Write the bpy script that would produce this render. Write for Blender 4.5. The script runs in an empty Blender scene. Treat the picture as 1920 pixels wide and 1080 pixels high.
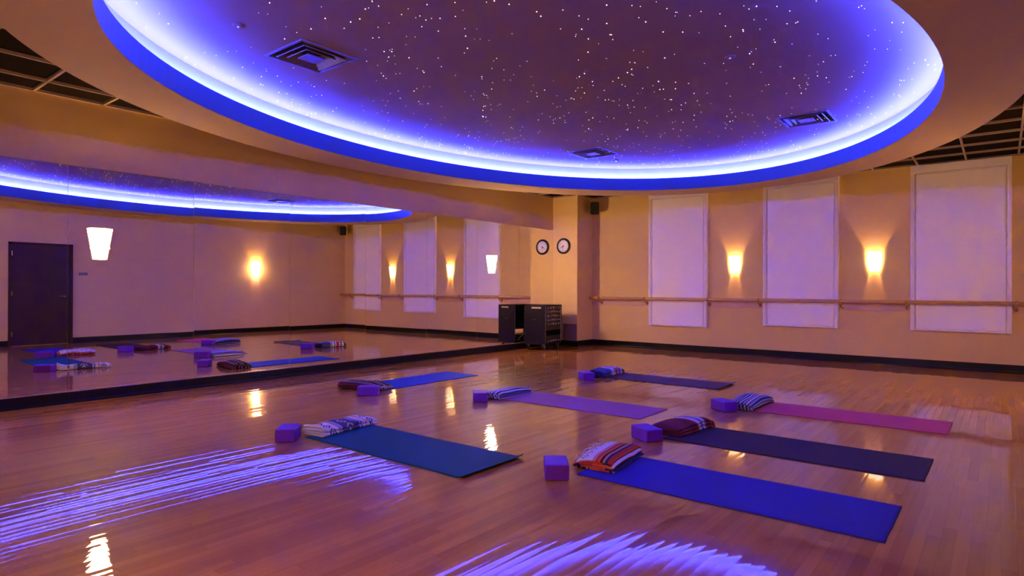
import bpy, bmesh, math, random
from mathutils import Vector, Matrix, noise
from math import pi, sin, cos, radians as R

random.seed(7)
scene = bpy.context.scene
COL = scene.collection

# ------------------------------------------------------------------ camera
H = 1.2
F_PX = 1154.0
yaw, pit, rol = R(38.5), R(0.106), R(-0.19)
Rw = Vector((cos(yaw), sin(yaw), 0)); Fw = Vector((-sin(yaw), cos(yaw), 0)); Uw = Vector((0, 0, 1))
F1 = Fw * cos(pit) + Uw * sin(pit); U1 = Uw * cos(pit) - Fw * sin(pit)
R2 = Rw * cos(rol) - U1 * sin(rol); U2 = U1 * cos(rol) + Rw * sin(rol)
cam_d = bpy.data.cameras.new('camera')
cam = bpy.data.objects.new('camera', cam_d); COL.objects.link(cam)
cam_d.sensor_fit = 'HORIZONTAL'; cam_d.sensor_width = 36.0
cam_d.lens = F_PX / 1920.0 * 36.0
cam_d.clip_start = 0.02
M = Matrix(((R2.x, U2.x, -F1.x, 0), (R2.y, U2.y, -F1.y, 0), (R2.z, U2.z, -F1.z, H), (0, 0, 0, 1)))
cam.matrix_world = M
scene.camera = cam

# ------------------------------------------------------------------ world, exposure
w = bpy.data.worlds.new('world'); scene.world = w; w.use_nodes = True
w.node_tree.nodes['Background'].inputs[0].default_value = (0.01, 0.009, 0.012, 1)
w.node_tree.nodes['Background'].inputs[1].default_value = 0.2
vs = scene.view_settings
vs.view_transform = 'Standard'; vs.look = 'None'; vs.gamma = 1.0; vs.use_curve_mapping = False
vs.exposure = 0.24
scene.cycles.max_bounces = 14
scene.cycles.diffuse_bounces = 7
scene.cycles.glossy_bounces = 8
scene.cycles.sample_clamp_indirect = 0.0
scene.cycles.blur_glossy = 0.3

LED_COL = (0.026, 0.044, 1.0)
LED_STRENGTH = 960.0
BULB_COL = (1.0, 0.50, 0.17)
BULB_WATT = 36.0
SHADE_COL = (1.0, 0.80, 0.52)
SHADE_STRENGTH = 2.6

# ------------------------------------------------------------------ helpers
def mat(name, col=(.8, .8, .8), rough=.5, metal=0.0, spec=.5, coat=0.0, coat_rough=.05):
    m = bpy.data.materials.new(name); m.use_nodes = True
    b = m.node_tree.nodes['Principled BSDF']
    b.inputs['Base Color'].default_value = (*col, 1)
    b.inputs['Roughness'].default_value = rough
    b.inputs['Metallic'].default_value = metal
    b.inputs['Specular IOR Level'].default_value = spec
    b.inputs['Coat Weight'].default_value = coat
    b.inputs['Coat Roughness'].default_value = coat_rough
    return m

def N(m, t, **kw):
    n = m.node_tree.nodes.new(t)
    for k, v in kw.items(): setattr(n, k, v)
    return n
def L(m, a, b): m.node_tree.links.new(a, b)
def BS(m): return m.node_tree.nodes['Principled BSDF']
def math_n(m, op, a, b=None, c=None):
    n = N(m, 'ShaderNodeMath', operation=op)
    for i, v in enumerate((a, b, c)):
        if v is None: continue
        if isinstance(v, (int, float)): n.inputs[i].default_value = v
        else: L(m, v, n.inputs[i])
    return n.outputs[0]

def mottled(m, c1, c2, scale=3.0, bump=0.0, bscale=60.0, detail=4.0):
    tc = N(m, 'ShaderNodeTexCoord')
    nz = N(m, 'ShaderNodeTexNoise'); nz.inputs['Scale'].default_value = scale; nz.inputs['Detail'].default_value = detail
    L(m, tc.outputs['Object'], nz.inputs['Vector'])
    mx = N(m, 'ShaderNodeMix', data_type='RGBA')
    mx.inputs[6].default_value = (*c1, 1); mx.inputs[7].default_value = (*c2, 1)
    L(m, nz.outputs['Fac'], mx.inputs[0]); L(m, mx.outputs[2], BS(m).inputs['Base Color'])
    if bump:
        n2 = N(m, 'ShaderNodeTexNoise'); n2.inputs['Scale'].default_value = bscale; n2.inputs['Detail'].default_value = 3
        L(m, tc.outputs['Object'], n2.inputs['Vector'])
        bp = N(m, 'ShaderNodeBump'); bp.inputs['Strength'].default_value = bump; bp.inputs['Distance'].default_value = .004
        L(m, n2.outputs['Fac'], bp.inputs['Height']); L(m, bp.outputs[0], BS(m).inputs['Normal'])
    return m

def emis(name, col, s, sampling='AUTO'):
    m = bpy.data.materials.new(name); m.use_nodes = True
    nt = m.node_tree; nt.nodes.clear()
    e = nt.nodes.new('ShaderNodeEmission'); o = nt.nodes.new('ShaderNodeOutputMaterial')
    e.inputs[0].default_value = (*col, 1); e.inputs[1].default_value = s
    nt.links.new(e.outputs[0], o.inputs[0])
    m.cycles.emission_sampling = sampling
    return m

def link(name, me, m=None, parent=None, smooth=False):
    o = bpy.data.objects.new(name, me); COL.objects.link(o)
    if m is not None: me.materials.append(m)
    if parent is not None: o.parent = parent
    if smooth:
        for p in me.polygons: p.use_smooth = True
    return o
def obj(name, bm, m=None, parent=None, smooth=False):
    me = bpy.data.meshes.new(name)
    bmesh.ops.recalc_face_normals(bm, faces=bm.faces)
    bm.to_mesh(me); bm.free()
    return link(name, me, m, parent, smooth)
def empty(name, label, cat, loc=(0, 0, 0), rz=0, group=None):
    o = bpy.data.objects.new(name, None); COL.objects.link(o)
    o.location = loc; o.rotation_euler = (0, 0, rz)
    tag(o, label, cat, group); return o
def tag(o, label, cat, group=None):
    o['label'] = label; o['category'] = cat
    if group: o['group'] = group
    return o
def struct(o): o['kind'] = 'structure'; return o

def box(bm, x0, x1, y0, y1, z0, z1, mtx=None, bev=0.0):
    r = bmesh.ops.create_cube(bm, size=1.0)
    vs_ = r['verts']
    for v in vs_:
        v.co = Vector(((x0 + x1) / 2 + v.co.x * (x1 - x0), (y0 + y1) / 2 + v.co.y * (y1 - y0), (z0 + z1) / 2 + v.co.z * (z1 - z0)))
    if bev > 0:
        es = list({e for v in vs_ for e in v.link_edges})
        rr = bmesh.ops.bevel(bm, geom=es, offset=bev, segments=3, affect='EDGES', profile=.5)
        vs_ = rr['verts'] if not mtx else list({v for f in rr['faces'] for v in f.verts} | set(v for v in vs_ if v.is_valid))
    if mtx is not None:
        bmesh.ops.transform(bm, matrix=mtx, verts=[v for v in vs_ if v.is_valid])
    return bm
def Box(*a, **k):
    bm = bmesh.new(); return box(bm, *a, **k)
def cyl(bm, p0, p1, r0, r1=None, seg=16, caps=True):
    r1 = r0 if r1 is None else r1
    p0, p1 = Vector(p0), Vector(p1); d = p1 - p0
    q = Vector((0, 0, 1)).rotation_difference(d.normalized()).to_matrix()
    a = []; b = []
    for i in range(seg):
        t = 2 * pi * i / seg; u = q @ Vector((cos(t), sin(t), 0))
        a.append(bm.verts.new(p0 + u * r0)); b.append(bm.verts.new(p1 + u * r1))
    for i in range(seg):
        j = (i + 1) % seg; bm.faces.new((a[i], a[j], b[j], b[i]))
    if caps: bm.faces.new(a[::-1]); bm.faces.new(b)
    return bm
def lathe(bm, prof, seg=32, mtx=None, a0=0.0, a1=2 * pi):
    full = abs(a1 - a0 - 2 * pi) < 1e-6
    n = seg if full else seg + 1
    rings = []
    for (r, z) in prof:
        ring = []
        for i in range(n):
            t = a0 + (a1 - a0) * i / seg
            p = Vector((r * cos(t), r * sin(t), z))
            ring.append(bm.verts.new(mtx @ p if mtx else p))
        rings.append(ring)
    for k in range(len(rings) - 1):
        for i in range(seg):
            j = (i + 1) % n
            bm.faces.new((rings[k][i], rings[k][j], rings[k + 1][j], rings[k + 1][i]))
    return bm

# ------------------------------------------------------------------ materials
M_wall = mottled(mat('wall_paint', rough=.75, spec=.25), (.74, .53, .195), (.77, .555, .21), 1.2, .15, 120)
M_white = mottled(mat('ceiling_paint', rough=.8, spec=.2), (.52, .39, .28), (.55, .41, .30), 1.0, .1, 90)
M_dome = mottled(mat('dome_paint', rough=.85, spec=.15), (.225, .145, .10), (.245, .155, .11), 1.0)
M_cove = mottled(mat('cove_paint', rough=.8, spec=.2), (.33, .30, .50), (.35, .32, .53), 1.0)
M_black = mat('black_rubber', (.008, .007, .010), .35, spec=.2)
M_tile = mottled(mat('black_tile', rough=1, spec=.03), (.010, .007, .007), (.020, .014, .012), 9.0, .4, 30)
M_tbar = mat('painted_steel', (.42, .33, .25), .4)
M_mirror = mat('mirror_glass', (.90, .875, .865), .0, 1.0)
M_chan = mat('mirror_channel', (.72, .58, .45), .25, .6)
M_door = mottled(mat('dark_wood', rough=.4, spec=.2), (.040, .013, .016), (.058, .020, .020), 6)
M_steel = mat('brushed_steel', (.7, .68, .66), .25, 1.0)
M_blind = mottled(mat('blind_fabric', rough=.9, spec=.1), (.94, .90, .90), (.95, .91, .91), 2.0, .2, 300)
M_track = mat('blind_track', (.90, .83, .84), .5)
M_rail = mottled(mat('oak_rail', rough=.3), (.60, .34, .16), (.66, .40, .20), 8)
M_brass = mat('brass', (.75, .52, .25), .25, 1.0)
M_rackb = mat('rack_laminate', (.016, .012, .020), .6, spec=.08)
M_rackd = mat('rack_dark', (.010, .009, .012), .4)
M_gear = mat('gear_black', (.016, .015, .020), .35)
M_silver = mat('knob_silver', (.75, .75, .78), .3, .8)
M_grey = mat('grey_plate', (.34, .28, .24), .5)
M_vent = mottled(mat('vent_metal', rough=.4), (.12, .085, .09), (.14, .10, .10), 2)
M_ventd = mat('vent_dark', (.02, .018, .02), .7)
M_grille = mat('grille_paint', (.24, .13, .085), .5)
M_foam = mottled(mat('purple_foam', rough=.6, spec=.35), (.14, .010, .44), (.16, .014, .48), 20, .25, 200)
M_face = mat('clock_face', (.86, .84, .84), .4)
M_rim = mat('clock_rim', (.016, .014, .016), .25)
M_speaker = mat('speaker_plastic', (.018, .017, .018), .4)
M_mesh = mat('speaker_grille', (.010, .010, .011), .7)
M_shade = emis('lit_glass_shade', SHADE_COL, SHADE_STRENGTH)
M_shade_hi = emis('bright_glass_shade', (1.0, .60, .27), 175.0)
M_shade_mid = emis('warm_glass_shade', (1.0, .60, .27), 90.0)
M_bulb = emis('lamp_bulb', (1.0, .8, .5), 30.0, 'NONE')
M_led = emis('led_tape', LED_COL, LED_STRENGTH, 'FRONT_BACK')
M_star = emis('fibre_star', (1.0, .86, .98), 4.5, 'NONE')

def floor_mat():
    m = mat('maple_strips', rough=.5, spec=.12, coat=1.0, coat_rough=.022)
    BS(m).inputs['Coat IOR'].default_value = 1.6
    tc = N(m, 'ShaderNodeTexCoord'); sp = N(m, 'ShaderNodeSeparateXYZ'); L(m, tc.outputs['Object'], sp.inputs[0])
    W = 0.057
    xs = math_n(m, 'DIVIDE', sp.outputs[0], W); xi = math_n(m, 'FLOOR', xs); xf = math_n(m, 'FRACT', xs)
    wn = N(m, 'ShaderNodeTexWhiteNoise', noise_dimensions='1D'); L(m, xi, wn.inputs['W'])
    yo = math_n(m, 'MULTIPLY_ADD', wn.outputs['Value'], 7.3, sp.outputs[1])
    ys = math_n(m, 'DIVIDE', yo, 0.85); yi = math_n(m, 'FLOOR', ys); yf = math_n(m, 'FRACT', ys)
    cb = N(m, 'ShaderNodeCombineXYZ'); L(m, xi, cb.inputs[0]); L(m, yi, cb.inputs[1])
    w2 = N(m, 'ShaderNodeTexWhiteNoise', noise_dimensions='3D'); L(m, cb.outputs[0], w2.inputs['Vector'])
    sc = N(m, 'ShaderNodeSeparateColor'); L(m, w2.outputs['Color'], sc.inputs[0])
    # board tone
    rp = N(m, 'ShaderNodeValToRGB')
    e = rp.color_ramp.elements
    e[0].position = 0; e[0].color = (.38, .130, .026, 1)
    e[1].position = 1; e[1].color = (.54, .215, .046, 1)
    a = e.new(.25); a.color = (.45, .168, .034, 1)
    a = e.new(.7); a.color = (.50, .198, .041, 1)
    L(m, w2.outputs['Value'], rp.inputs[0])
    # grain, stretched along the strips
    mp = N(m, 'ShaderNodeMapping'); mp.inputs['Scale'].default_value = (38, 1.6, 1)
    L(m, tc.outputs['Object'], mp.inputs[0])
    gn = N(m, 'ShaderNodeTexNoise'); gn.inputs['Scale'].default_value = 1.0; gn.inputs['Detail'].default_value = 5
    gn.noise_dimensions = '4D'; L(m, mp.outputs[0], gn.inputs['Vector']); L(m, math_n(m, 'MULTIPLY', w2.outputs['Value'], 40.0), gn.inputs['W'])
    g = N(m, 'ShaderNodeMapRange'); g.inputs[1].default_value = .3; g.inputs[2].default_value = .7; g.inputs[3].default_value = .87; g.inputs[4].default_value = 1.08
    L(m, gn.outputs['Fac'], g.inputs[0])
    # large scale wear
    ln = N(m, 'ShaderNodeTexNoise'); ln.inputs['Scale'].default_value = .6; L(m, tc.outputs['Object'], ln.inputs['Vector'])
    lr = N(m, 'ShaderNodeMapRange'); lr.inputs[3].default_value = .88; lr.inputs[4].default_value = 1.1; L(m, ln.outputs['Fac'], lr.inputs[0])
    # gaps
    d = math_n(m, 'ABSOLUTE', math_n(m, 'SUBTRACT', xf, .5))
    gx = math_n(m, 'GREATER_THAN', d, .485)
    d2 = math_n(m, 'ABSOLUTE', math_n(m, 'SUBTRACT', yf, .5)); gy = math_n(m, 'GREATER_THAN', d2, .4985)
    gap = math_n(m, 'MAXIMUM', gx, gy)
    gm = math_n(m, 'MULTIPLY_ADD', gap, -.38, 1.0)
    f = math_n(m, 'MULTIPLY', math_n(m, 'MULTIPLY', g.outputs[0], lr.outputs[0]), gm)
    mx = N(m, 'ShaderNodeVectorMath', operation='SCALE'); L(m, rp.outputs[0], mx.inputs[0]); L(m, f, mx.inputs['Scale'])
    L(m, mx.outputs[0], BS(m).inputs['Base Color'])
    # each strip lies at its own slight tilt and is a little cupped
    tx = math_n(m, 'MULTIPLY', math_n(m, 'SUBTRACT', sc.outputs[0], .5), .021)
    cup = math_n(m, 'MULTIPLY', math_n(m, 'SUBTRACT', xf, .5), .024)
    ty = math_n(m, 'MULTIPLY', math_n(m, 'SUBTRACT', sc.outputs[1], .5), .004)
    wv = N(m, 'ShaderNodeTexNoise'); wv.inputs['Scale'].default_value = 2.2; wv.inputs['Detail'].default_value = 1; L(m, tc.outputs['Object'], wv.inputs['Vector'])
    ws = N(m, 'ShaderNodeSeparateColor'); L(m, wv.outputs['Color'], ws.inputs[0])
    wx = math_n(m, 'MULTIPLY', math_n(m, 'SUBTRACT', ws.outputs[0], .5), .006)
    wy = math_n(m, 'MULTIPLY', math_n(m, 'SUBTRACT', ws.outputs[1], .5), .006)
    nx = math_n(m, 'ADD', math_n(m, 'ADD', tx, cup), wx); ny = math_n(m, 'ADD', ty, wy)
    cn = N(m, 'ShaderNodeCombineXYZ'); L(m, nx, cn.inputs[0]); L(m, ny, cn.inputs[1]); cn.inputs[2].default_value = 1
    nn = N(m, 'ShaderNodeVectorMath', operation='NORMALIZE'); L(m, cn.outputs[0], nn.inputs[0])
    L(m, nn.outputs[0], BS(m).inputs['Normal']); L(m, nn.outputs[0], BS(m).inputs['Coat Normal'])
    return m
M_floor = floor_mat()

# ------------------------------------------------------------------ room shell
XL, XR, YF, YB = -7.56, 0.62, -0.62, 11.55      # mirror plane, right wall, front wall, back wall
WX = XL - .012                                  # wall behind the mirror panels
PX1, PY0 = -6.95, 10.93                         # corner pillar
ZC = 3.16
T = .12
struct(obj('floor', Box(XL - .3, XR + .3, YF - .3, YB + .3, -.08, 0), M_floor))
struct(obj('wall_left', Box(WX - T, WX, YF - T, YB + T, 0, 3.5), M_wall))
struct(obj('wall_right', Box(XR, XR + T, YF - T, YB + T, 0, 3.5), M_wall))
struct(obj('wall_back', Box(WX, XR, YB, YB + T, 0, 3.5), M_wall))
struct(obj('wall_front', Box(WX, XR, YF - T, YF, 0, 3.5), M_wall))
struct(obj('pillar', Box(WX, PX1, PY0, YB, 0, ZC + .1), M_wall))
# baseboards (black cove base)
def cove(name, p0, p1, nrm):
    p0, p1, nrm = Vector(p0), Vector(p1), Vector(nrm)
    prof = [(0, .12), (.006, .119), (.007, .03), (.011, .012), (.022, 0), (0, 0)]
    bm = bmesh.new(); A = []; B_ = []
    for (d, z) in prof:
        A.append(bm.verts.new(p0 + nrm * d + Vector((0, 0, z)))); B_.append(bm.verts.new(p1 + nrm * d + Vector((0, 0, z))))
    for i in range(len(prof)):
        j = (i + 1) % len(prof); bm.faces.new((A[i], A[j], B_[j], B_[i]))
    bm.faces.new(A[::-1]); bm.faces.new(B_)
    struct(obj(name, bm, M_black))
cove('baseboard_left', (WX, YF, 0), (WX, PY0, 0), (1, 0, 0))
cove('baseboard_pillar', (WX, PY0, 0), (PX1 + .02, PY0, 0), (0, -1, 0))
cove('baseboard_pillar_side', (PX1, PY0 - .0, 0), (PX1, YB, 0), (1, 0, 0))
cove('baseboard_back', (PX1, YB, 0), (XR, YB, 0), (0, -1, 0))
DY0, DY1 = 3.40, 4.50
cove('baseboard_right', (XR, DY1 + .0, 0), (XR, YB, 0), (-1, 0, 0))
cove('baseboard_right', (XR, YF, 0), (XR, DY0, 0), (-1, 0, 0))
cove('baseboard_front', (WX, YF, 0), (XR, YF, 0), (0, 1, 0))

# dark suspended ceiling around the oval soffit
CX, CY = -3.41, 5.49
OA, OB = 3.68, 4.93        # outer oval
IA, IB = 3.07, 4.336       # inner oval
KA, KB = 3.205, 4.47       # cove wall
ZD, ZL, ZT = 2.86, 3.06, 3.25
SEG = 160
def sup(a, b, t, n=2.0):
    c, s = cos(t), sin(t)
    k = (abs(c) ** n + abs(s) ** n) ** (-1.0 / n)
    return CX + a * c * k, CY + b * s * k
def ring(bm, a, b, z):
    return [bm.verts.new((*sup(a, b, 2 * pi * i / SEG), z)) for i in range(SEG)]
def bridge(bm, r0, r1):
    for i in range(SEG):
        j = (i + 1) % SEG; bm.faces.new((r0[i], r0[j], r1[j], r1[i]))
bm = bmesh.new()
ro = ring(bm, OA - .01, OB - .01, ZC + .03)
outer = []
for i in range(SEG):
    t = 2 * pi * i / SEG
    x, y = sup(1, 1, t); dx, dy = x - CX, y - CY
    s = min(((XR - CX) / dx) if dx > 1e-6 else ((WX - CX) / dx) if dx < -1e-6 else 1e9, ((YB - CY) / dy) if dy > 1e-6 else ((YF - CY) / dy) if dy < -1e-6 else 1e9)
    outer.append(bm.verts.new((CX + dx * s, CY + dy * s, ZC + .03)))
bridge(bm, ro, outer)
tiles = struct(obj('ceiling', bm, M_tile))
bm = bmesh.new(); box(bm, WX - .1, XR + .1, YF - .1, YB + .1, 3.5, 3.55)
struct(obj('ceiling_deck', bm, M_tile))
# T-bar grid, clipped outside the oval
bm = bmesh.new()
def inside(x, y): return ((x - CX) / (OA - .02)) ** 2 + ((y - CY) / (OB - .02)) ** 2 < 1
def tbar(p0, p1, axis):
    n = 400; run = None
    for i in range(n + 1):
        t = i / n; x = p0[0] + (p1[0] - p0[0]) * t; y = p0[1] + (p1[1] - p0[1]) * t
        ok = not inside(x, y)
        if ok and run is None: run = (x, y)
        if run is not None and (not ok or i == n):
            if axis == 'x': box(bm, run[0], x, y - .012, y + .012, ZC, ZC + .028)
            else: box(bm, x - .012, x + .012, run[1], y, ZC, ZC + .028)
            run = None
k = -12
for k in range(-5, 15):
    y = 2.44 + .61 * k
    if YF < y < YB - .05: tbar((WX + .001, y), (XR, y), 'x')
for k in range(-7, 8):
    x = -3.47 + .61 * k
    if WX < x < XR: tbar((x, YF), (x, YB), 'y')
box(bm, WX, WX + .022, YF, PY0, ZC, ZC + .028); box(bm, XR - .022, XR, YF, YB, ZC, ZC + .028)
box(bm, PX1, XR, YB - .022, YB, ZC, ZC + .028); box(bm, WX, XR, YF, YF + .022, ZC, ZC + .028)
box(bm, WX, PX1 + .022, PY0 - .022, PY0, ZC, ZC + .028); box(bm, PX1, PX1 + .022, PY0, YB, ZC, ZC + .028)
struct(obj('trim_ceiling_grid', bm, M_tbar))
# soffit: outer rim, underside, blue-painted fascia, ledge
bm = bmesh.new()
r = [ring(bm, OA, OB, ZC + .05), ring(bm, OA, OB, ZD + .006), ring(bm, OA - .006, OB - .006, ZD), ring(bm, IA + .004, IB + .004, ZD), ring(bm, IA, IB, ZD + .004),
     ring(bm, IA, IB, ZL), ring(bm, IA + .018, IB + .018, ZL), ring(bm, IA + .018, IB + .018, 3.02), ring(bm, KA, KB, 3.02)]
for a, b in zip(r, r[1:]): bridge(bm, a, b)
soff = struct(obj('ceiling_soffit', bm, M_white, smooth=False))
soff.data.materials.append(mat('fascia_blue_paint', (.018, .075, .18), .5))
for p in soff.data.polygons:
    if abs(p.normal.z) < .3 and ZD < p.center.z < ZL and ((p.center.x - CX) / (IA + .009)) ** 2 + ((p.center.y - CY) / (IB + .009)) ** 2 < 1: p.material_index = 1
# dome: cove wall and flat star ceiling
bm = bmesh.new()
r0 = ring(bm, KA, KB, 2.99); r1 = ring(bm, KA, KB, ZT)
bridge(bm, r0, r1)
prev = r1
for s in (.8, .6, .4, .2):
    rr = ring(bm, KA * s, KB * s, ZT); bridge(bm, prev, rr); prev = rr
bm.faces.new(prev)
dome = struct(obj('ceiling_dome', bm, M_dome))
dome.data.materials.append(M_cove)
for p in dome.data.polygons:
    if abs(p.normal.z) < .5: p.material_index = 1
# LED tape on the ledge
bm = bmesh.new()
q = [ring(bm, IA + .078, IB + .078, 3.040), ring(bm, IA + .106, IB + .106, 3.046), ring(bm, IA + .108, IB + .108, 3.022), ring(bm, IA + .076, IB + .076, 3.022)]
for a, b in zip(q, q[1:] + q[:1]): bridge(bm, a, b)
tag(obj('light_strip', bm, M_led), 'blue glowing light strip hidden on the ledge around the oval ceiling cove', 'light strip')

# star lights
def star_mesh(r):
    bm = bmesh.new()
    lathe(bm, [(r, 0), (r * .8, -r * .55), (r * .35, -r * .9)], 8)
    bm.faces.new([v for v in bm.verts][-8:])
    me = bpy.data.meshes.new('star_light'); bm.to_mesh(me); bm.free(); me.materials.append(M_star); return me
SM = [star_mesh(r_) for r_ in (.0026, .0034, .0044)]
cands = []
rs = random.Random(11)
while len(cands) < 900:
    x = CX + rs.uniform(-KA, KA); y = CY + rs.uniform(-KB, KB)
    if ((x - CX) / (KA - .05)) ** 2 + ((y - CY) / (KB - .05)) ** 2 > 1: continue
    if noise.noise(Vector((x * 1.1, y * 1.1, 3.3))) * .6 + .66 < rs.random(): continue
    cands.append((x, y, rs.choice((0, 0, 1, 1, 2))))
def seen(x, y):
    d = Vector((x, y, ZT - H)); zc = d.dot(F1)
    if zc < .1: return 0
    px = 960 + F_PX * d.dot(R2) / zc; py = 540 - F_PX * d.dot(U2) / zc
    return 1 / zc if (0 < px < 1920 and 0 < py < 1080) else 0
rank = sorted(cands, key=lambda c: -(seen(c[0], c[1]) * (1 + .25 * c[2])))
for (x, y, k) in rank[:300]:
    o = bpy.data.objects.new('star_light', SM[k]); COL.objects.link(o); o.location = (x, y, ZT)
    tag(o, 'tiny white fibre star point set in the near part of the dark oval ceiling', 'star light', 'star lights in the oval ceiling')
bm = bmesh.new()
for (x, y, k) in rank[300:]:
    n0 = len(bm.verts)
    bm.from_mesh(SM[k])
    bm.verts.ensure_lookup_table()
    bmesh.ops.translate(bm, vec=(x, y, ZT), verts=bm.verts[n0:])
o = obj('star_lights', bm, M_star)
tag(o, 'remaining tiny white star points scattered over the far oval ceiling', 'star lights'); o['kind'] = 'stuff'

# ------------------------------------------------------------------ ceiling vents
def vent_meshes():
    fr = bmesh.new()
    def frame(bm, h0, h1, z0, z1):
        c0 = [bm.verts.new((sx * h0, sy * h0, z0)) for sx, sy in ((-1, -1), (1, -1), (1, 1), (-1, 1))]
        c1 = [bm.verts.new((sx * h1, sy * h1, z1)) for sx, sy in ((-1, -1), (1, -1), (1, 1), (-1, 1))]
        for i in range(4):
            j = (i + 1) % 4; bm.faces.new((c0[i], c0[j], c1[j], c1[i]))
    frame(fr, .285, .282, 0, -.012); frame(fr, .282, .262, -.012, -.012); frame(fr, .262, .235, -.012, .05)
    l1 = bmesh.new(); frame(l1, .215, .168, -.014, .045); frame(l1, .215, .210, -.014, -.020); frame(l1, .210, .163, -.020, .04)
    l2 = bmesh.new(); frame(l2, .150, .105, -.014, .045); frame(l2, .150, .145, -.014, -.020); frame(l2, .145, .1, -.020, .04)
    pl = Box(-.085, .085, -.085, .085, -.022, -.012, bev=.003)
    bk = Box(-.24, .24, -.24, .24, .05, .07)
    return fr, l1, l2, pl, bk
VENTS = [(-4.78, 3.15, 'nearest the camera on the left of the oval ceiling'), (-1.83, 7.95, 'on the right of the oval ceiling above the windows'), (-4.80, 7.97, 'at the far end of the oval ceiling near the clock')]
proto = None
for i, (x, y, wh) in enumerate(VENTS):
    lab = 'square louvred air vent ' + wh
    if proto is None:
        v = empty('ceiling_vent', lab, 'air vent', (x, y, ZT), 0, 'air vents in the oval ceiling')
        fr, l1, l2, pl, bk = vent_meshes()
        proto = [obj('vent_frame', fr, M_vent, v), obj('louvre', l1, M_vent, v), obj('louvre', l2, M_vent, v), obj('center_plate', pl, M_vent, v), obj('duct_opening', bk, M_ventd, v)]
    else:
        v = empty('ceiling_vent', lab, 'air vent', (x, y, ZT), 0, 'air vents in the oval ceiling')
        for p in proto:
            c = p.copy(); COL.objects.link(c); c.parent = v
# holes are dark: cut the dome where vents sit
bm = bmesh.new(); bm.from_mesh(dome.data)
for (x, y, _) in VENTS:
    for ax, val in ((0, x - .262), (0, x + .262), (1, y - .262), (1, y + .262)):
        no = Vector((1, 0, 0)) if ax == 0 else Vector((0, 1, 0)); co = Vector((val, 0, 0)) if ax == 0 else Vector((0, val, 0))
        fs = [f for f in bm.faces if abs(f.calc_center_median().z - ZT) < 1e-4]
        bmesh.ops.bisect_plane(bm, geom=fs + list({e for f in fs for e in f.edges}) + list({v for f in fs for v in f.verts}), plane_co=co, plane_no=no)
dels = []
for f in bm.faces:
    c = f.calc_center_median()
    if abs(c.z - ZT) < 1e-4 and any(abs(c.x - x) < .26 and abs(c.y - y) < .26 for x, y, _ in VENTS): dels.append(f)
bmesh.ops.delete(bm, geom=dels, context='FACES')
bm.to_mesh(dome.data); bm.free()
SP = [(-4.66, 2.42, 'near the left edge of the oval ceiling'), (-1.87, 5.42, 'in the right middle of the oval ceiling'), (-4.78, 8.65, 'beside the farthest air vent'), (-4.78, 5.45, 'in the left middle of the oval ceiling')]
for (x, y, wh) in SP:
    s_ = empty('sprinkler_head', 'small round fire sprinkler cover ' + wh, 'sprinkler', (x, y, ZT), 0, 'sprinkler covers')
    obj('cover_plate', lathe(bmesh.new(), [(.0001, -.012), (.030, -.012), (.042, -.008), (.044, 0)], 24), M_dome, s_)
    obj('nozzle', lathe(bmesh.new(), [(.0001, -.020), (.010, -.020), (.012, -.012)], 12), M_steel, s_)

# ------------------------------------------------------------------ mirror wall
seams = [YF + .01, .85, 2.12, 3.39, 4.66, 5.93, 7.20, 8.47, 9.74, PY0 - .002]
tilts = [(0, 0), (0, 0), (.0, .0), (.0012, .0006), (.0005, -.0004), (-.0006, .0005), (.0003, 0), (0, .0003), (.0002, -.0003)]
names = ['first', 'second', 'third', 'fourth', 'fifth', 'sixth', 'seventh', 'eighth']
MZ0, MZ1 = .134, 2.47
for i in range(9):
    y0, y1 = seams[i] + .0016, seams[i + 1] - .0016
    b = Box(-.006, 0, -(y1 - y0) / 2, (y1 - y0) / 2, -(MZ1 - MZ0) / 2, (MZ1 - MZ0) / 2)
    o = obj('mirror_panel', b, M_mirror)
    o.location = (XL, (y0 + y1) / 2, (MZ0 + MZ1) / 2)
    o.rotation_euler = (0, tilts[i][0], tilts[i][1])
    wh = {0: 'at the near end of the left wall, behind the camera', 1: 'just left of the frame edge on the left wall', 2: 'leftmost in view, reflecting the dark door',
          3: 'second from the left in view, reflecting plain wall', 4: 'third from the left in view, reflecting a lit wall sconce', 5: 'fourth from the left in view, reflecting a loudspeaker',
          6: 'fifth from the left in view, reflecting a window blind', 7: 'sixth from the left in view, before the far sconce', 8: 'last before the corner pillar, reflecting the clock'}[i]
    tag(o, 'tall frameless wall mirror panel ' + wh, 'mirror', 'mirror panels on the left wall')
struct(obj('trim_mirror_channel', Box(WX, XL + .012, YF, PY0, .120, .133), M_chan))

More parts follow.
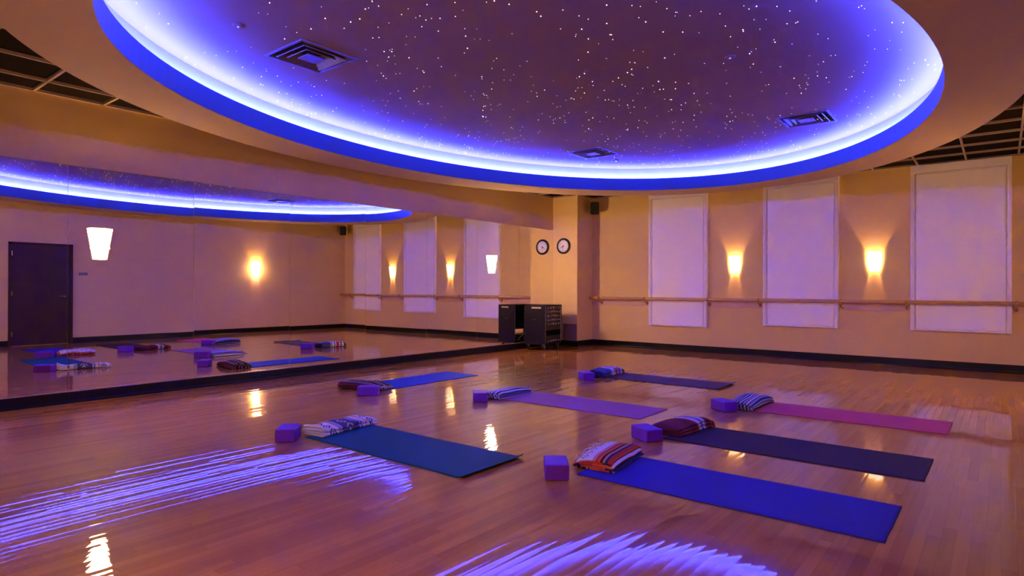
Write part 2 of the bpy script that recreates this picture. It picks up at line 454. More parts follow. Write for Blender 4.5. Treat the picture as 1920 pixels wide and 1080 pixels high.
# ------------------------------------------------------------------ wall sconces
SH = .325
def sconce(loc, rz, label, hi=0):
    s = empty('wall_sconce', label, 'wall sconce', loc, rz, 'tapered glass wall sconces')
    # local: wall plane y=0, room towards -y, z=0 at shade bottom
    bm = bmesh.new(); n = 28; g = .005 if hi == 1 else .015
    rows = 8; verts_o = []; verts_i = []
    for k in range(rows + 1):
        t = k / rows; z = SH * t; hw = .060 + (.112 - .060) * t; dp = .050 + (.088 - .050) * t
        vo = []; vi = []
        for i in range(n + 1):
            a = pi + pi * i / n
            vo.append(bm.verts.new((hw * cos(a), -g + dp * sin(a), z)))
            vi.append(bm.verts.new(((hw - .004) * cos(a), -g + (dp - .004) * sin(a), z)))
        verts_o.append(vo); verts_i.append(vi)
    for k in range(rows):
        for i in range(n):
            bm.faces.new((verts_o[k][i], verts_o[k][i + 1], verts_o[k + 1][i + 1], verts_o[k + 1][i]))
            bm.faces.new((verts_i[k][i + 1], verts_i[k][i], verts_i[k + 1][i], verts_i[k + 1][i + 1]))
        for i in (0, n): bm.faces.new((verts_o[k][i], verts_i[k][i], verts_i[k + 1][i], verts_o[k + 1][i]))
    for k in (0, rows):
        for i in range(n): bm.faces.new((verts_o[k][i], verts_i[k][i], verts_i[k][i + 1], verts_o[k][i + 1]))
    obj('glass_shade', bm, (M_shade, M_shade_hi, M_shade_mid)[int(hi)], s, True)
    obj('back_plate', Box(-.03, .03, -.006, 0, .07, .20, bev=.002), M_steel, s)
    for sx in (-1, 1):
        c = bmesh.new(); cyl(c, (sx * .03, -.003, .12), (sx * .0805, -.022, .12), .003, seg=8); cyl(c, (sx * .0805, -.022, .12), (sx * .088, -.030, .12), .006, seg=10)
        obj('side_clip', c, M_steel, s)
    b = bmesh.new(); cyl(b, (0, -.045, .05), (0, -.045, .085), .012, seg=12); cyl(b, (0, -.045, .055), (0, -.006, .075), .005, seg=8)
    obj('lamp_holder', b, M_steel, s)
    b = bmesh.new(); bmesh.ops.create_uvsphere(b, u_segments=12, v_segments=8, radius=.014); bmesh.ops.translate(b, vec=(0, -.045, .105), verts=b.verts)
    ob = obj('bulb', b, M_bulb, s, True)
    ld = bpy.data.lights.new('bulb_light', 'POINT'); ld.energy = BULB_WATT * (1.6 if hi == 2 else 1); ld.color = BULB_COL; ld.shadow_soft_size = .022
    lo = bpy.data.objects.new('bulb_light', ld); COL.objects.link(lo); lo.parent = s; lo.location = (0, -.050, .132)
    return s
SZ = 1.505
sconce((-3.885, YB, SZ), 0, 'glowing tapered glass wall sconce on the back wall between the first and second window blinds')
sconce((-1.625, YB, SZ), 0, 'glowing tapered glass wall sconce on the back wall between the second and third window blinds')
sconce((XL, 2.41, SZ), R(90), 'glowing tapered glass wall sconce mounted on the mirror nearest the camera, at the left', 2)
sconce((XL, 8.885, SZ), R(90), 'glowing tapered glass wall sconce mounted on the mirror near the far corner', True)
sconce((XR, 8.70, SZ), R(-90), 'glowing tapered glass wall sconce on the right wall, seen only reflected in the mirror', 2)
sconce((-1.9, YF, SZ), R(180), 'added unseen fill lamp, shaped as a glass sconce, on the front wall behind the camera', 1)  # extra lamp added out of view to brighten the whole room

# ------------------------------------------------------------------ window blinds
def blind(x0, x1, z0, z1, label, seed):
    b = empty('roller_blind', label, 'window blind', ((x0 + x1) / 2, YB, z0), 0, 'window blinds on the back wall')
    hw = (x1 - x0) / 2; h = z1 - z0
    bm = bmesh.new(); nx, nz = 40, 60; g = []
    fw = hw - .062
    for k in range(nz + 1):
        row = []
        for i in range(nx + 1):
            u = i / nx; x = -fw + 2 * fw * u; z = .012 + (h - .03) * k / nz
            wv = .004 * sin(u * 19 + seed) * (1 - k / nz) + .006 * noise.noise(Vector((u * 4, k / nz * 2.2, seed))) * (1.2 - .8 * k / nz)
            row.append(bm.verts.new((x, -.045 + wv, z)))
        g.append(row)
    for k in range(nz):
        for i in range(nx): bm.faces.new((g[k][i], g[k][i + 1], g[k + 1][i + 1], g[k + 1][i]))
    fb = obj('blind_fabric', bm, M_blind, b, True)
    md = fb.modifiers.new('thick', 'SOLIDIFY'); md.thickness = .002
    obj('hem_bar', Box(-fw - .002, fw + .002, -.052, -.038, 0, .022, bev=.004), M_track, b)
    for s in (-1, 1):
        t = bmesh.new()
        xa, xb = sorted((s * hw, s * (hw - .012))); box(t, xa, xb, -.060, 0, -.004, h)
        xa, xb = sorted((s * (hw - .012), s * (hw - .058))); box(t, xa, xb, -.056, -.046, 0, h)
        xa, xb = sorted((s * (hw - .012), s * (hw - .034))); box(t, xa, xb, -.066, -.056, .03, h)
        obj('side_channel', t, M_track, b)
    obj('head_box', Box(-hw, hw, -.075, 0, h - .012, ZC - z0 - .002, bev=.004), M_blind, b)
    obj('backing', Box(-hw + .012, hw - .012, -.02, 0, 0, h), M_blind, b)
    return b
blind(-5.600, -4.400, .482, 3.035, 'white roller blind on the back wall nearest the corner pillar, lowest hem of the three', 1.0)
blind(-3.365, -2.145, .560, 3.045, 'white roller blind in the middle of the back wall between two lit sconces', 4.0)
blind(-1.125, .118, .575, 3.045, 'white roller blind at the right end of the back wall, widest in view', 9.0)

# ------------------------------------------------------------------ ballet barre and backing boards
bar = empty('ballet_barre', 'long round wooden ballet barre on metal brackets along the back wall', 'ballet barre', (0, YB, 0))
bm = bmesh.new(); cyl(bm, (PX1 + .01, -.145, 1.018), (XR - .01, -.145, 1.018), .029, seg=20)
obj('rail', bm, M_rail, bar, True)
brx = [-6.7, -5.645, -4.352, -3.415, -2.095, -1.165, .165]
for x in brx:
    c = bmesh.new(); cyl(c, (x, -.024, .925), (x, -.030, .925), .030, seg=18)
    pts = [Vector((x, -.028, .925)), Vector((x, -.09, .925)), Vector((x, -.135, .945)), Vector((x, -.145, .996))]
    for a, b_ in zip(pts, pts[1:]): cyl(c, a, b_, .009, seg=10)
    cyl(c, (x - .018, -.145, 1.018), (x + .018, -.145, 1.018), .0315, seg=20)
    obj('bracket', c, M_brass, bar, True)
M_board = mottled(mat('board_paint', rough=.5), (.62, .40, .26), (.66, .43, .28), 2.0)
for i, (a, b_) in enumerate(((PX1, -5.61), (-4.39, -3.375), (-2.135, -1.135), (.128, XR))):
    struct(obj('trim_%d' % (i + 1), Box(a, b_, YB - .022, YB, .868, .992, bev=.002), M_board))

# ------------------------------------------------------------------ clock on the pillar
ck = empty('wall_clock', 'round wall clock with black rim and white face on the corner pillar', 'clock', (-7.285, PY0, 2.118))
RX = Matrix.Rotation(pi / 2, 4, 'X')    # z -> -y
obj('rim', lathe(bmesh.new(), [(.127, .030), (.138, .042), (.158, .044), (.168, .030), (.168, 0), (.0001, 0)], 48, RX), M_rim, ck, True)
obj('dial', lathe(bmesh.new(), [(.0001, .026), (.131, .026), (.131, .01)], 48, RX), M_face, ck)
nm = bmesh.new()
deps = None
for h_ in range(1, 13):
    cu = bpy.data.curves.new('t', 'FONT'); cu.body = str(h_); cu.size = .036; cu.align_x = 'CENTER'; cu.align_y = 'CENTER'; cu.extrude = .0006
    to = bpy.data.objects.new('t', cu); COL.objects.link(to)
    bpy.context.view_layer.update()
    me = bpy.data.meshes.new_from_object(to.evaluated_get(bpy.context.evaluated_depsgraph_get()))
    a = pi / 2 - h_ * pi / 6
    me.transform(Matrix.Rotation(pi / 2, 4, 'X')); me.transform(Matrix.Translation((.097 * cos(a), -.0275, .097 * sin(a))))
    nm.from_mesh(me); bpy.data.meshes.remove(me); bpy.data.objects.remove(to); bpy.data.curves.remove(cu)
for k in range(60):
    a = 2 * pi * k / 60; w_ = .0016 if k % 5 else .003
    mt = Matrix.Rotation(-a, 4, 'Y') @ Matrix.Translation((0, 0, .120))
    box(nm, -w_ / 2, w_ / 2, -.0275, -.0265, -.005, .005, mtx=mt)
me = bpy.data.meshes.new('numerals'); nm.to_mesh(me); nm.free()
link('numerals', me, M_rim, ck)
def hand(name, ang, ln, wd, y):
    b = bmesh.new()
    pts = [(-wd * .6, -.018), (wd * .6, -.018), (wd, 0), (wd * .35, ln), (-wd * .35, ln), (-wd, 0)]
    f = [b.verts.new((x, y, z)) for x, z in pts]; k = [b.verts.new((x, y - .0012, z)) for x, z in pts]
    b.faces.new(f); b.faces.new(k[::-1])
    for i in range(6): b.faces.new((f[i], f[(i + 1) % 6], k[(i + 1) % 6], k[i]))
    bmesh.ops.rotate(b, cent=(0, 0, 0), matrix=Matrix.Rotation(ang, 3, 'Y'), verts=b.verts)
    obj(name, b, M_rim, ck)
hand('hour_hand', R(240), .074, .009, -.029)
hand('minute_hand', R(186), .108, .006, -.031)

# return-air grille low on the pillar
vg = empty('wall_grille', 'dull purple-brown rectangular grille low on the corner pillar beside the rack', 'wall grille', (-7.118, PY0, .128))
obj('grille_frame', Box(-.168, .168, -.012, 0, 0, .345, bev=.003), M_grille, vg)
b = bmesh.new()
for k in range(16):
    z = .02 + k * .0195; box(b, -.15, .15, -.0165, -.012, z, z + .011)
obj('grille_slats', b, M_grille, vg)

# ------------------------------------------------------------------ corner loudspeakers
def speaker(loc, rz, label):
    s = empty('loudspeaker', label, 'loudspeaker', loc, rz, 'corner loudspeakers')
    bm = bmesh.new()
    n = 10; fr = []; bk = []
    hw, hh, dp = .095, .135, .17
    for (x, z) in ((-1, -1), (1, -1), (1, 1), (-1, 1)):
        fr.append(bm.verts.new((x * hw, -dp / 2, z * hh))); bk.append(bm.verts.new((x * hw * .55, dp / 2, z * hh * .8)))
    bm.faces.new(fr); bm.faces.new(bk[::-1])
    for i in range(4): bm.faces.new((fr[i], fr[(i + 1) % 4], bk[(i + 1) % 4], bk[i]))
    bmesh.ops.bevel(bm, geom=list(bm.edges), offset=.014, segments=3, affect='EDGES')
    obj('cabinet', bm, M_speaker, s, True)
    g = Box(-hw + .012, hw - .012, -dp / 2 - .008, -dp / 2 + .002, -hh + .012, hh - .012, bev=.006)
    obj('front_grille', g, M_mesh, s)
    r_ = bmesh.new(); lathe(r_, [(.055, 0), (.060, .004), (.060, .0)], 24, Matrix.Translation((0, -dp / 2 - .007, -.03)) @ RX)
    lathe(r_, [(.020, 0), (.024, .004), (.024, .0)], 16, Matrix.Translation((0, -dp / 2 - .007, .075)) @ RX)
    obj('driver_ring', r_, M_speaker, s)
    b2 = bmesh.new(); cyl(b2, (0, dp / 2 - .01, .02), (0, dp / 2 + .11, .06), .014, seg=10); cyl(b2, (0, dp / 2 + .11, .06), (0, dp / 2 + .118, .0628), .04, seg=14)
    obj('mount_arm', b2, M_speaker, s)
    return s
speaker((PX1 + .175, YB - .23, 2.915), R(35), 'small black loudspeaker mounted high in the corner right of the pillar')
speaker((XR - .20, YB - .20, 2.925), R(-45), 'small black loudspeaker high in the far right corner, seen reflected in the mirror')

# ------------------------------------------------------------------ equipment rack
RK = empty('equipment_rack', 'black rolling equipment rack with audio gear standing by the mirror and pillar', 'equipment rack', (-6.97, 9.80, 0), R(8))
# local: corner at origin, side panel runs -x (.48), open front faces +x and runs +y (.72)
w_, d_, zb, zt = .47, .74, .115, .885
b = bmesh.new()
box(b, -w_, 0, 0, .018, zb, zt, bev=.003); box(b, -w_, 0, d_ - .018, d_, zb, zt, bev=.003)
box(b, -w_, 0, .018, d_ - .018, zb, zb + .018); box(b, -w_, 0, .018, d_ - .018, zt - .018, zt)
obj('casing', b, M_rackb, RK)
b = bmesh.new()
for y in (.018, d_ - .033):
    box(b, -.012, -.004, y, y + .015, zb + .02, zt - .02); box(b, -w_ + .004, -w_ + .012, y, y + .015, zb + .02, zt - .02)
obj('rack_rails', b, M_silver, RK)
hnd = obj('recessed_handle', Box(-w_ / 2 - .04, -w_ / 2 + .04, -.004, .001, .585, .615, bev=.002), M_rackd, RK)
obj('handle_grip', Box(-w_ / 2 - .030, -w_ / 2 + .030, -.009, -.003, .592, .601, bev=.001), M_gear, hnd)
obj('name_plate', Box(-.30, -.09, -.003, .001, .818, .850), M_grey, RK)
units = [(.795, .070, 'a'), (.715, .070, 'b'), (.630, .075, 'a'), (.555, .065, 'b'), (.470, .075, 'a'), (.385, .075, 'c'), (.215, .06, 'c'), (.140, .065, 'a')]
rr = random.Random(3)
for (z, hgt, kd) in units:
    u = obj('rack_unit', Box(-.36, -.010, .036, d_ - .036, z, z + hgt, bev=.002), M_gear, RK)
    if kd in 'ab':
        n = 5 if kd == 'a' else 9
        for k in range(n):
            y = .08 + (d_ - .16) * (k + .5) / n + rr.uniform(-.01, .01)
            kb = bmesh.new(); r_ = rr.choice((.009, .013, .017)) if kd == 'a' else .008
            cyl(kb, (-.010, y, z + hgt * .5), (.010, y, z + hgt * .5), r_, r_ * .85, seg=12)
            obj('knob', kb, M_silver, u, True)
        obj('display', Box(-.012, -.0085, .30, .46, z + hgt * .62, z + hgt * .85), M_grey, u)
    else:
        obj('vent_slots', Box(-.012, -.0085, .10, d_ - .10, z + .012, z + hgt - .012), M_rackd, u)
cb = bmesh.new()
prev = None
for k in range(30):
    t = k / 29; p = Vector((-.05 + .03 * sin(t * 9), .12 + .5 * t, .16 + .05 * abs(sin(t * 7))))
    p.x = -.45 - .02 * sin(t * 6); p.z = .16 + .12 * abs(sin(t * 5))
    if prev: cyl(cb, prev, p, .005, seg=6, caps=False)
    prev = p
obj('rear_cable', cb, M_silver, RK)
for (x, y) in ((-.06, .07), (-w_ + .06, .07), (-.06, d_ - .07), (-w_ + .06, d_ - .07)):
    c = bmesh.new(); cyl(c, (x - .014, y, .040), (x + .014, y, .040), .040, seg=20)
    ws = obj('caster', c, M_rackd, RK)
    f = bmesh.new(); box(f, x - .022, x - .017, y - .02, y + .02, .035, .105); box(f, x + .017, x + .022, y - .02, y + .02, .035, .105); box(f, x - .03, x + .03, y - .03, y + .03, .10, .115)
    cyl(f, (x - .024, y, .040), (x + .024, y, .040), .008, seg=8)
    obj('caster_fork', f, M_steel, ws)
# ------------------------------------------------------------------ door and plaque on the right wall
dr = struct(obj('door_1', Box(XR - .035, XR - .001, DY0 + .05, DY1 - .05, .012, 2.085, bev=.002), M_door))
fr = bmesh.new()
box(fr, XR - .05, XR, DY0, DY0 + .048, 0, 2.13); box(fr, XR - .05, XR, DY1 - .048, DY1, 0, 2.13); box(fr, XR - .05, XR, DY0, DY1, 2.087, 2.13)
obj('door_frame', fr, M_door, dr)
hd = bmesh.new(); cyl(hd, (XR - .035, 4.36, 1.02), (XR - .043, 4.36, 1.02), .033, seg=20); cyl(hd, (XR - .043, 4.36, 1.02), (XR - .09, 4.36, 1.02), .010, seg=12)
cyl(hd, (XR - .085, 4.37, 1.02), (XR - .085, 4.25, 1.018), .010, seg=12)
obj('door_handle', hd, M_steel, dr, True)
for z in (.25, 1.08, 1.9):
    hb = bmesh.new(); cyl(hb, (XR - .056, DY0 + .049, z - .05), (XR - .056, DY0 + .049, z + .05), .008, seg=10)
    obj('hinge', hb, M_steel, dr)
ps = empty('wall_plaque', 'small grey rectangular plaque on the right wall beside the dark door', 'wall plaque', (XR, 4.70, 1.47), 0)
obj('plate', Box(-.008, 0, -.085, .085, 0, .062, bev=.003), mat('plaque_grey', (.20, .19, .22), .4), ps)

# ------------------------------------------------------------------ yoga mats
def yoga_mat(name_lab, x0, x1, y0, y1, c1, c2, curl=0.0, along='x', curl_y=0.0, skew=0.0, grp='yoga mats on the floor', curl_c=0.0):
    w0, w1 = (x1 - x0), (y1 - y0)
    cx, cy = (x0 + x1) / 2, (y0 + y1) / 2
    nx, ny = 70, 24
    bm = bmesh.new(); th = .0055
    top = []; bot = []
    for i in range(nx + 1):
        a = []; b = []
        for j in range(ny + 1):
            u = i / nx; v = j / ny
            x = -w0 / 2 + w0 * u; y = -w1 / 2 + w1 * v
            x += .004 * noise.noise(Vector((v * 3, x0, 0))) ; y += .004 * noise.noise(Vector((u * 3, y0, 5))) + skew * x
            z = .0006
            e = max(0, (u - .955) / .045) if along == 'x' else max(0, (v - .94) / .06)
            z += curl * e * e
            e2 = max(0, (u - .90)) / .1 * max(0, (v - .80)) / .2
            z += curl_c * e2 * e2
            a.append(bm.verts.new((x, y, z + th))); b.append(bm.verts.new((x, y, z)))
        top.append(a); bot.append(b)
    for i in range(nx):
        for j in range(ny):
            bm.faces.new((top[i][j], top[i + 1][j], top[i + 1][j + 1], top[i][j + 1])); bm.faces.new((bot[i][j + 1], bot[i + 1][j + 1], bot[i + 1][j], bot[i][j]))
    for i in range(nx):
        bm.faces.new((bot[i][0], bot[i + 1][0], top[i + 1][0], top[i][0])); bm.faces.new((top[i][ny], top[i + 1][ny], bot[i + 1][ny], bot[i][ny]))
    for j in range(ny):
        bm.faces.new((top[0][j], top[0][j + 1], bot[0][j + 1], bot[0][j])); bm.faces.new((bot[nx][j], bot[nx][j + 1], top[nx][j + 1], top[nx][j]))
    m = mottled(mat('mat_' + name_lab.split()[0], rough=.75, spec=.12), c1, c2, 5, .5, 220)
    o = obj('yoga_mat', bm, m); o.location = (cx, cy, 0)
    for p in o.data.polygons: p.use_smooth = abs(p.normal.z) > .5
    return tag(o, name_lab, 'yoga mat', grp)
yoga_mat('royal blue yoga mat nearest the camera at the right', -2.15, -.43, 3.385, 4.015, (.035, .030, .36), (.042, .036, .40), 0)
yoga_mat('teal blue yoga mat nearest the mirror wall at the front left, with one curled end', -4.39, -2.655, 2.845, 3.475, (.003, .078, .15), (.005, .092, .18), .018, curl_c=.006)
yoga_mat('dark charcoal purple yoga mat behind the nearest royal blue mat', -2.13, -.375, 4.635, 5.285, (.042, .026, .050), (.050, .032, .060), 0)
yoga_mat('pink yoga mat at the back right, closest to the windows on that side', -2.05, -.345, 6.255, 6.875, (.58, .075, .15), (.62, .09, .17), 0)
yoga_mat('light purple yoga mat in the middle of the floor', -4.38, -2.615, 5.185, 5.80, (.38, .135, .29), (.41, .15, .32), 0)
yoga_mat('dark grey violet yoga mat farthest back, near the back wall', -4.33, -2.65, 7.31, 7.93, (.085, .048, .090), (.10, .06, .105), .018, curl_c=.008)
yoga_mat('bright blue yoga mat lying parallel to the mirror wall', -6.285, -5.695, 4.66, 6.40, (.016, .065, .40), (.02, .08, .44), 0, along='y')

# ------------------------------------------------------------------ yoga blocks
def block(label, x, y, deg, lx=.152, ly=.229):
    b = Box(-lx / 2, lx / 2, -ly / 2, ly / 2, 0, .101, bev=.010)
    o = obj('yoga_block', b, M_foam, None, False); o.location = (x, y, .0005); o.rotation_euler = (0, 0, R(deg))
    return tag(o, label, 'yoga block', 'purple foam yoga blocks')
block('purple foam yoga block beside the nearest royal blue mat and its orange striped blanket', -2.245, 3.285, 38)
block('purple foam yoga block beside the teal mat at the front left', -4.44, 2.73, 45)
block('purple foam yoga block turned at an angle beside the dark maroon blanket', -2.225, 4.54, 60)
block('purple foam yoga block beside the pink mat at the back right', -2.165, 6.12, 54)
block('purple foam yoga block beside the light purple mat in the middle', -4.385, 4.97, 43)
block('purple foam yoga block beside the farthest dark mat', -4.33, 7.04, 52)
block('purple foam yoga block in front of the maroon blanket near the mirror wall', -5.60, 4.44, 41, .229, .152)

# ------------------------------------------------------------------ folded blankets
def stripe_mat(name, axis, period, stops, motif=None, base_rough=.9):
    m = mat(name, rough=base_rough, spec=.1)
    uv = N(m, 'ShaderNodeUVMap'); sp = N(m, 'ShaderNodeSeparateXYZ'); L(m, uv.outputs[0], sp.inputs[0])
    c = sp.outputs[axis]; other = sp.outputs[1 - axis]
    fr_ = math_n(m, 'FRACT', math_n(m, 'DIVIDE', c, period))
    rp = N(m, 'ShaderNodeValToRGB'); rp.color_ramp.interpolation = 'CONSTANT'
    e = rp.color_ramp.elements
    e[0].position = 0; e[0].color = (*stops[0][1], 1)
    e[1].position = stops[1][0]; e[1].color = (*stops[1][1], 1)
    for p, cc in stops[2:]:
        a = e.new(p); a.color = (*cc, 1)
    L(m, fr_, rp.inputs[0])
    colout = rp.outputs[0]
    if motif:
        # woven diamonds inside given bands (start, end, colour)
        for (a0, a1, cc) in motif:
            mid = (a0 + a1) / 2; hw = (a1 - a0) / 2
            d = math_n(m, 'DIVIDE', math_n(m, 'ABSOLUTE', math_n(m, 'SUBTRACT', fr_, mid)), hw)
            o2 = math_n(m, 'MULTIPLY', math_n(m, 'ABSOLUTE', math_n(m, 'SUBTRACT', math_n(m, 'FRACT', math_n(m, 'DIVIDE', other, hw * 2 * period * 1.1)), .5)), 2.0)
            s = math_n(m, 'ADD', d, o2)
            k1 = math_n(m, 'LESS_THAN', math_n(m, 'ABSOLUTE', math_n(m, 'SUBTRACT', s, .75)), .17)
            k0 = math_n(m, 'LESS_THAN', s, .26)
            k = math_n(m, 'MULTIPLY', math_n(m, 'MAXIMUM', k1, k0), math_n(m, 'LESS_THAN', d, 1.0))
            mx = N(m, 'ShaderNodeMix', data_type='RGBA'); L(m, k, mx.inputs[0]); L(m, colout, mx.inputs[6]); mx.inputs[7].default_value = (*cc, 1)
            colout = mx.outputs[2]
    L(m, colout, BS(m).inputs['Base Color'])
    wv = N(m, 'ShaderNodeTexNoise'); wv.inputs['Scale'].default_value = 180; L(m, uv.outputs[0], wv.inputs['Vector'])
    bp = N(m, 'ShaderNodeBump'); bp.inputs['Strength'].default_value = .6; bp.inputs['Distance'].default_value = .003
    L(m, wv.outputs['Fac'], bp.inputs['Height']); L(m, bp.outputs[0], BS(m).inputs['Normal'])
    return m

def blanket(label, x, y, deg, Ln, W, Ht, layers, m, fringe_col, seed, fringe_side='end', droop=0.0, hump=0.0, splay=0.0):
    root = empty('folded_blanket', label, 'blanket', (x, y, .0065), R(deg), 'folded striped blankets')
    g = Ht / layers; th = g * .90
    pts = []   # centre line: (x, z, arc)
    arc = 0.0
    for i in range(layers):
        zc = g * (i + .5); dirn = 1 if i % 2 == 0 else -1
        wl = W / 2 - g / 2 - (.004 * (i % 3)); ns = 14
        for k in range(ns + 1):
            t = k / ns; px = dirn * (-wl + 2 * wl * t)
            pts.append((px, zc, i, dirn))
        if i < layers - 1:
            for k in range(1, 7):
                a = -pi / 2 + pi * k / 7
                pts.append((dirn * (wl + g / 2 * cos(a)), g * (i + 1) + g / 2 * sin(a), i + .5, dirn))
    nu = 36
    bm = bmesh.new(); uvl = bm.loops.layers.uv.new('UVMap')
    P = len(pts)
    nrm = []; arcs = [0.0]
    for k in range(P):
        a = pts[max(k - 1, 0)]; b = pts[min(k + 1, P - 1)]
        tx, tz = b[0] - a[0], b[1] - a[1]; l_ = math.hypot(tx, tz) or 1
        nrm.append((-tz / l_, tx / l_))
        if k: arcs.append(arcs[-1] + math.hypot(pts[k][0] - pts[k - 1][0], pts[k][1] - pts[k - 1][1]))
    def deform(px, pz, u, lay):
        yy = -Ln / 2 + Ln * u
        endf = abs(2 * u - 1)
        # layers are a little offset from each other at the ends
        yy += (.016 * noise.noise(Vector((lay * 3.1, seed, 2 if u > .5 else 7)))) * endf ** 3
        zz = pz * (1 - .28 * endf ** 4)
        zz += pz / Ht * (.018 * noise.noise(Vector((px * 6, yy * 6, seed))) + hump * math.exp(-((u - .62) / .25) ** 2))
        if u < .18: zz += splay * ((.18 - u) / .18) ** 2 * (pz / Ht) ** 1.5
        xx = px * (1 + .05 * noise.noise(Vector((yy * 5, pz * 20, seed + 3)))) + .012 * noise.noise(Vector((yy * 4, seed, 1)))
        # rounded shoulders
        s = abs(px) / (W / 2)
        zz -= pz * .20 * max(0, s - .6) / .4
        if droop and px < 0: zz -= droop * (-px / (W / 2)) ** 2 * pz / Ht
        return Vector((xx, yy, max(zz, 0)))
    top = []; bot = []
    for i in range(nu + 1):
        u = i / nu; a = []; b = []
        for k in range(P):
            px, pz, lay, _ = pts[k]
            a.append(bm.verts.new(deform(px + nrm[k][0] * th / 2, pz + nrm[k][1] * th / 2, u, lay)))
            b.append(bm.verts.new(deform(px - nrm[k][0] * th / 2, pz - nrm[k][1] * th / 2, u, lay)))
        top.append(a); bot.append(b)
    def face(vs4, uvs):
        f = bm.faces.new(vs4); f.smooth = True
        for lp, q in zip(f.loops, uvs): lp[uvl].uv = q
    for i in range(nu):
        ua, ub = Ln * i / nu, Ln * (i + 1) / nu
        for k in range(P - 1):
            va, vb = arcs[k], arcs[k + 1]
            face((top[i][k], top[i + 1][k], top[i + 1][k + 1], top[i][k + 1]), ((ua, va), (ub, va), (ub, vb), (ua, vb)))
            face((bot[i][k + 1], bot[i + 1][k + 1], bot[i + 1][k], bot[i][k]), ((ua, vb), (ub, vb), (ub, va), (ua, va)))
        for k in (0, P - 1):
            face((top[i][k], bot[i][k], bot[i + 1][k], top[i + 1][k]), ((ua, arcs[k]),) * 2 + ((ub, arcs[k]),) * 2)
    for i in (0, nu):
        uu = Ln * i / nu
        for k in range(P - 1):
            face((top[i][k], top[i][k + 1], bot[i][k + 1], bot[i][k]), ((uu, arcs[k]), (uu, arcs[k + 1]), (uu, arcs[k + 1]), (uu, arcs[k])))
    cl = obj('cloth', bm, m, root)
    # fringe strands
    fb = bmesh.new(); rr = random.Random(int(seed * 10))
    n = 60
    for k in range(n):
        if fringe_side == 'end':
            lay = rr.choice((layers - 1, layers - 2)) ; px = rr.uniform(-W / 2 + .02, W / 2 - .02); z0 = deform(px, g * (lay + .5), 1, lay).z
            p = Vector((px, Ln / 2 - .003, z0)); dr_ = Vector((rr.uniform(-.3, .3), 1, rr.uniform(-.6, .2))).normalized()
        else:
            t = rr.uniform(-.45, .45); z0 = rr.uniform(.25, .9) * Ht
            p = Vector((-W / 2 + .014, t * Ln, z0)); dr_ = Vector((-1, rr.uniform(-.4, .4), rr.uniform(-1.0, .5))).normalized()
        prevp = p; ln_ = rr.uniform(.025, .05)
        for q in range(1, 4):
            np_ = prevp + dr_ * ln_ / 3; dr_ = (dr_ + Vector((rr.uniform(-.2, .2), rr.uniform(-.2, .2), -.35))).normalized()
            np_.z = max(np_.z, .001)
            cyl(fb, prevp, np_, .0019, .0014, seg=5, caps=False); prevp = np_
    fm = mat('fringe_yarn', fringe_col, .9)
    obj('fringe', fb, fm, root)
    return root
WH = (.72, .68, .74); NV = (.03, .03, .13); BKc = (.02, .015, .025); RD = (.52, .05, .03); OR = (.75, .12, .04); SA = (.62, .28, .26); MR = (.14, .02, .035); LB = (.25, .28, .55); PK = (.55, .25, .40); DB = (.06, .07, .26)
m1 = stripe_mat('serape_orange', 1, .26, [(0, OR), (.10, RD), (.14, BKc), (.17, SA), (.20, BKc), (.25, WH), (.28, NV), (.37, LB), (.40, BKc), (.45, SA), (.48, RD), (.55, SA), (.58, OR), (.70, RD), (.73, WH), (.76, MR), (.82, SA), (.86, OR)], None)
m1b = stripe_mat('serape_orange_white', 1, 1.45, [(0, OR), (.012, BKc), (.024, SA), (.034, BKc), (.044, NV), (.058, WH), (.064, BKc), (.074, OR), (.12, RD), (.17, BKc), (.185, WH), (.195, NV), (.24, LB), (.25, OR), (.36, BKc), (.38, WH), (.39, NV), (.43, RD), (.50, OR), (.60, WH), (.61, NV), (.66, RD), (.74, OR), (.82, WH), (.905, SA), (.918, RD), (.930, OR), (.945, BKc), (.955, SA), (.965, NV), (.978, RD)], [(.835, .880, (.24, .21, .40))])
m2 = stripe_mat('serape_white_navy', 0, .60, [(0, WH), (.11, WH), (.30, NV), (.315, WH), (.33, NV), (.345, WH), (.36, DB), (.40, (.09, .08, .16)), (.62, DB), (.68, WH), (.70, (.04, .05, .45)), (.725, WH), (.74, DB), (.75, WH), (.80, SA), (.83, WH)], [(.12, .26, NV), (.41, .60, (.50, .47, .55)), (.85, .98, BKc)])
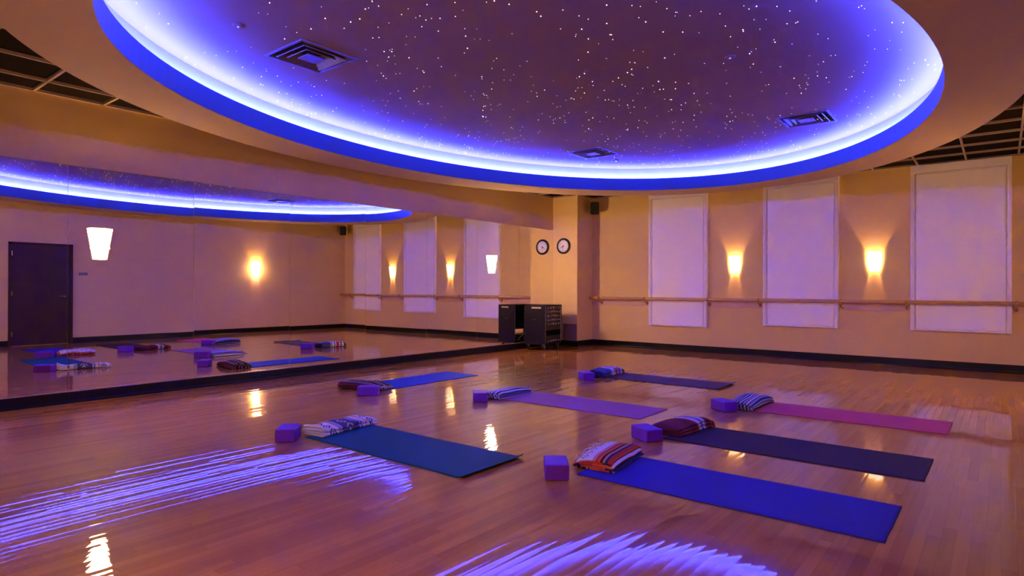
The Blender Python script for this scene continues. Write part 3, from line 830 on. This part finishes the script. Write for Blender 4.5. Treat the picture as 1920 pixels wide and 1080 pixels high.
m3 = stripe_mat('serape_blue_white', 1, .20, [(0, WH), (.12, DB), (.20, WH), (.30, (.32, .25, .50)), (.42, DB), (.5, WH), (.58, NV), (.70, WH), (.82, LB), (.90, DB)], None)
m4 = stripe_mat('serape_maroon', 0, .56, [(0, MR), (.10, (.19, .03, .06)), (.30, MR), (.52, RD), (.56, WH), (.60, LB), (.66, NV), (.69, WH), (.73, (.32, .20, .35)), (.77, MR), (.9, RD), (.93, MR)], None)
m5 = stripe_mat('serape_grey_white', 1, .17, [(0, (.30, .28, .42)), (.14, BKc), (.24, WH), (.32, DB), (.45, (.42, .38, .52)), (.55, BKc), (.62, WH), (.70, (.22, .10, .22)), (.82, LB), (.92, NV)], None)
m6 = stripe_mat('serape_blue_red', 0, .60, [(0, NV), (.05, DB), (.35, LB), (.44, WH), (.50, NV), (.54, WH), (.58, (.35, .03, .05)), (.70, WH), (.74, (.20, .15, .38)), (.82, WH), (.88, MR)], [(.45, .53, WH), (.71, .86, NV)])
m7 = stripe_mat('serape_brown_white', 1, .10, [(0, MR), (.22, WH), (.30, BKc), (.55, (.40, .30, .35)), (.64, MR), (.80, BKc)], None)
blanket('orange, navy and white striped folded blanket on the nearest royal blue mat', -2.135, 3.775, 6, .52, .29, .098, 5, m1b, WH, 1.0, 'side', droop=.03)
blanket('white and navy patterned folded blanket on the teal mat', -4.41, 3.205, 8, .62, .235, .066, 4, m2, (.6, .55, .45), 2.0, splay=.045)
blanket('blue and lavender striped folded blanket on the light purple mat', -4.345, 5.40, -2, .55, .23, .078, 4, m3, WH, 3.0)
blanket('dark maroon folded blanket with grey stripes on the charcoal purple mat', -2.135, 5.045, -8, .56, .28, .082, 5, m4, (.55, .45, .35), 4.0)
blanket('grey, white and black striped folded blanket on the pink mat', -2.03, 6.52, -3, .58, .27, .090, 5, m5, WH, 5.0, hump=.015)
blanket('blue, white and red folded blanket on the farthest dark mat', -4.335, 7.58, 0, .60, .24, .090, 4, m6, (.4, .35, .5), 6.0, hump=.015)
blanket('maroon and white striped folded blanket on the mat parallel to the mirror', -5.99, 4.69, -82, .60, .30, .085, 5, m7, WH, 7.0)
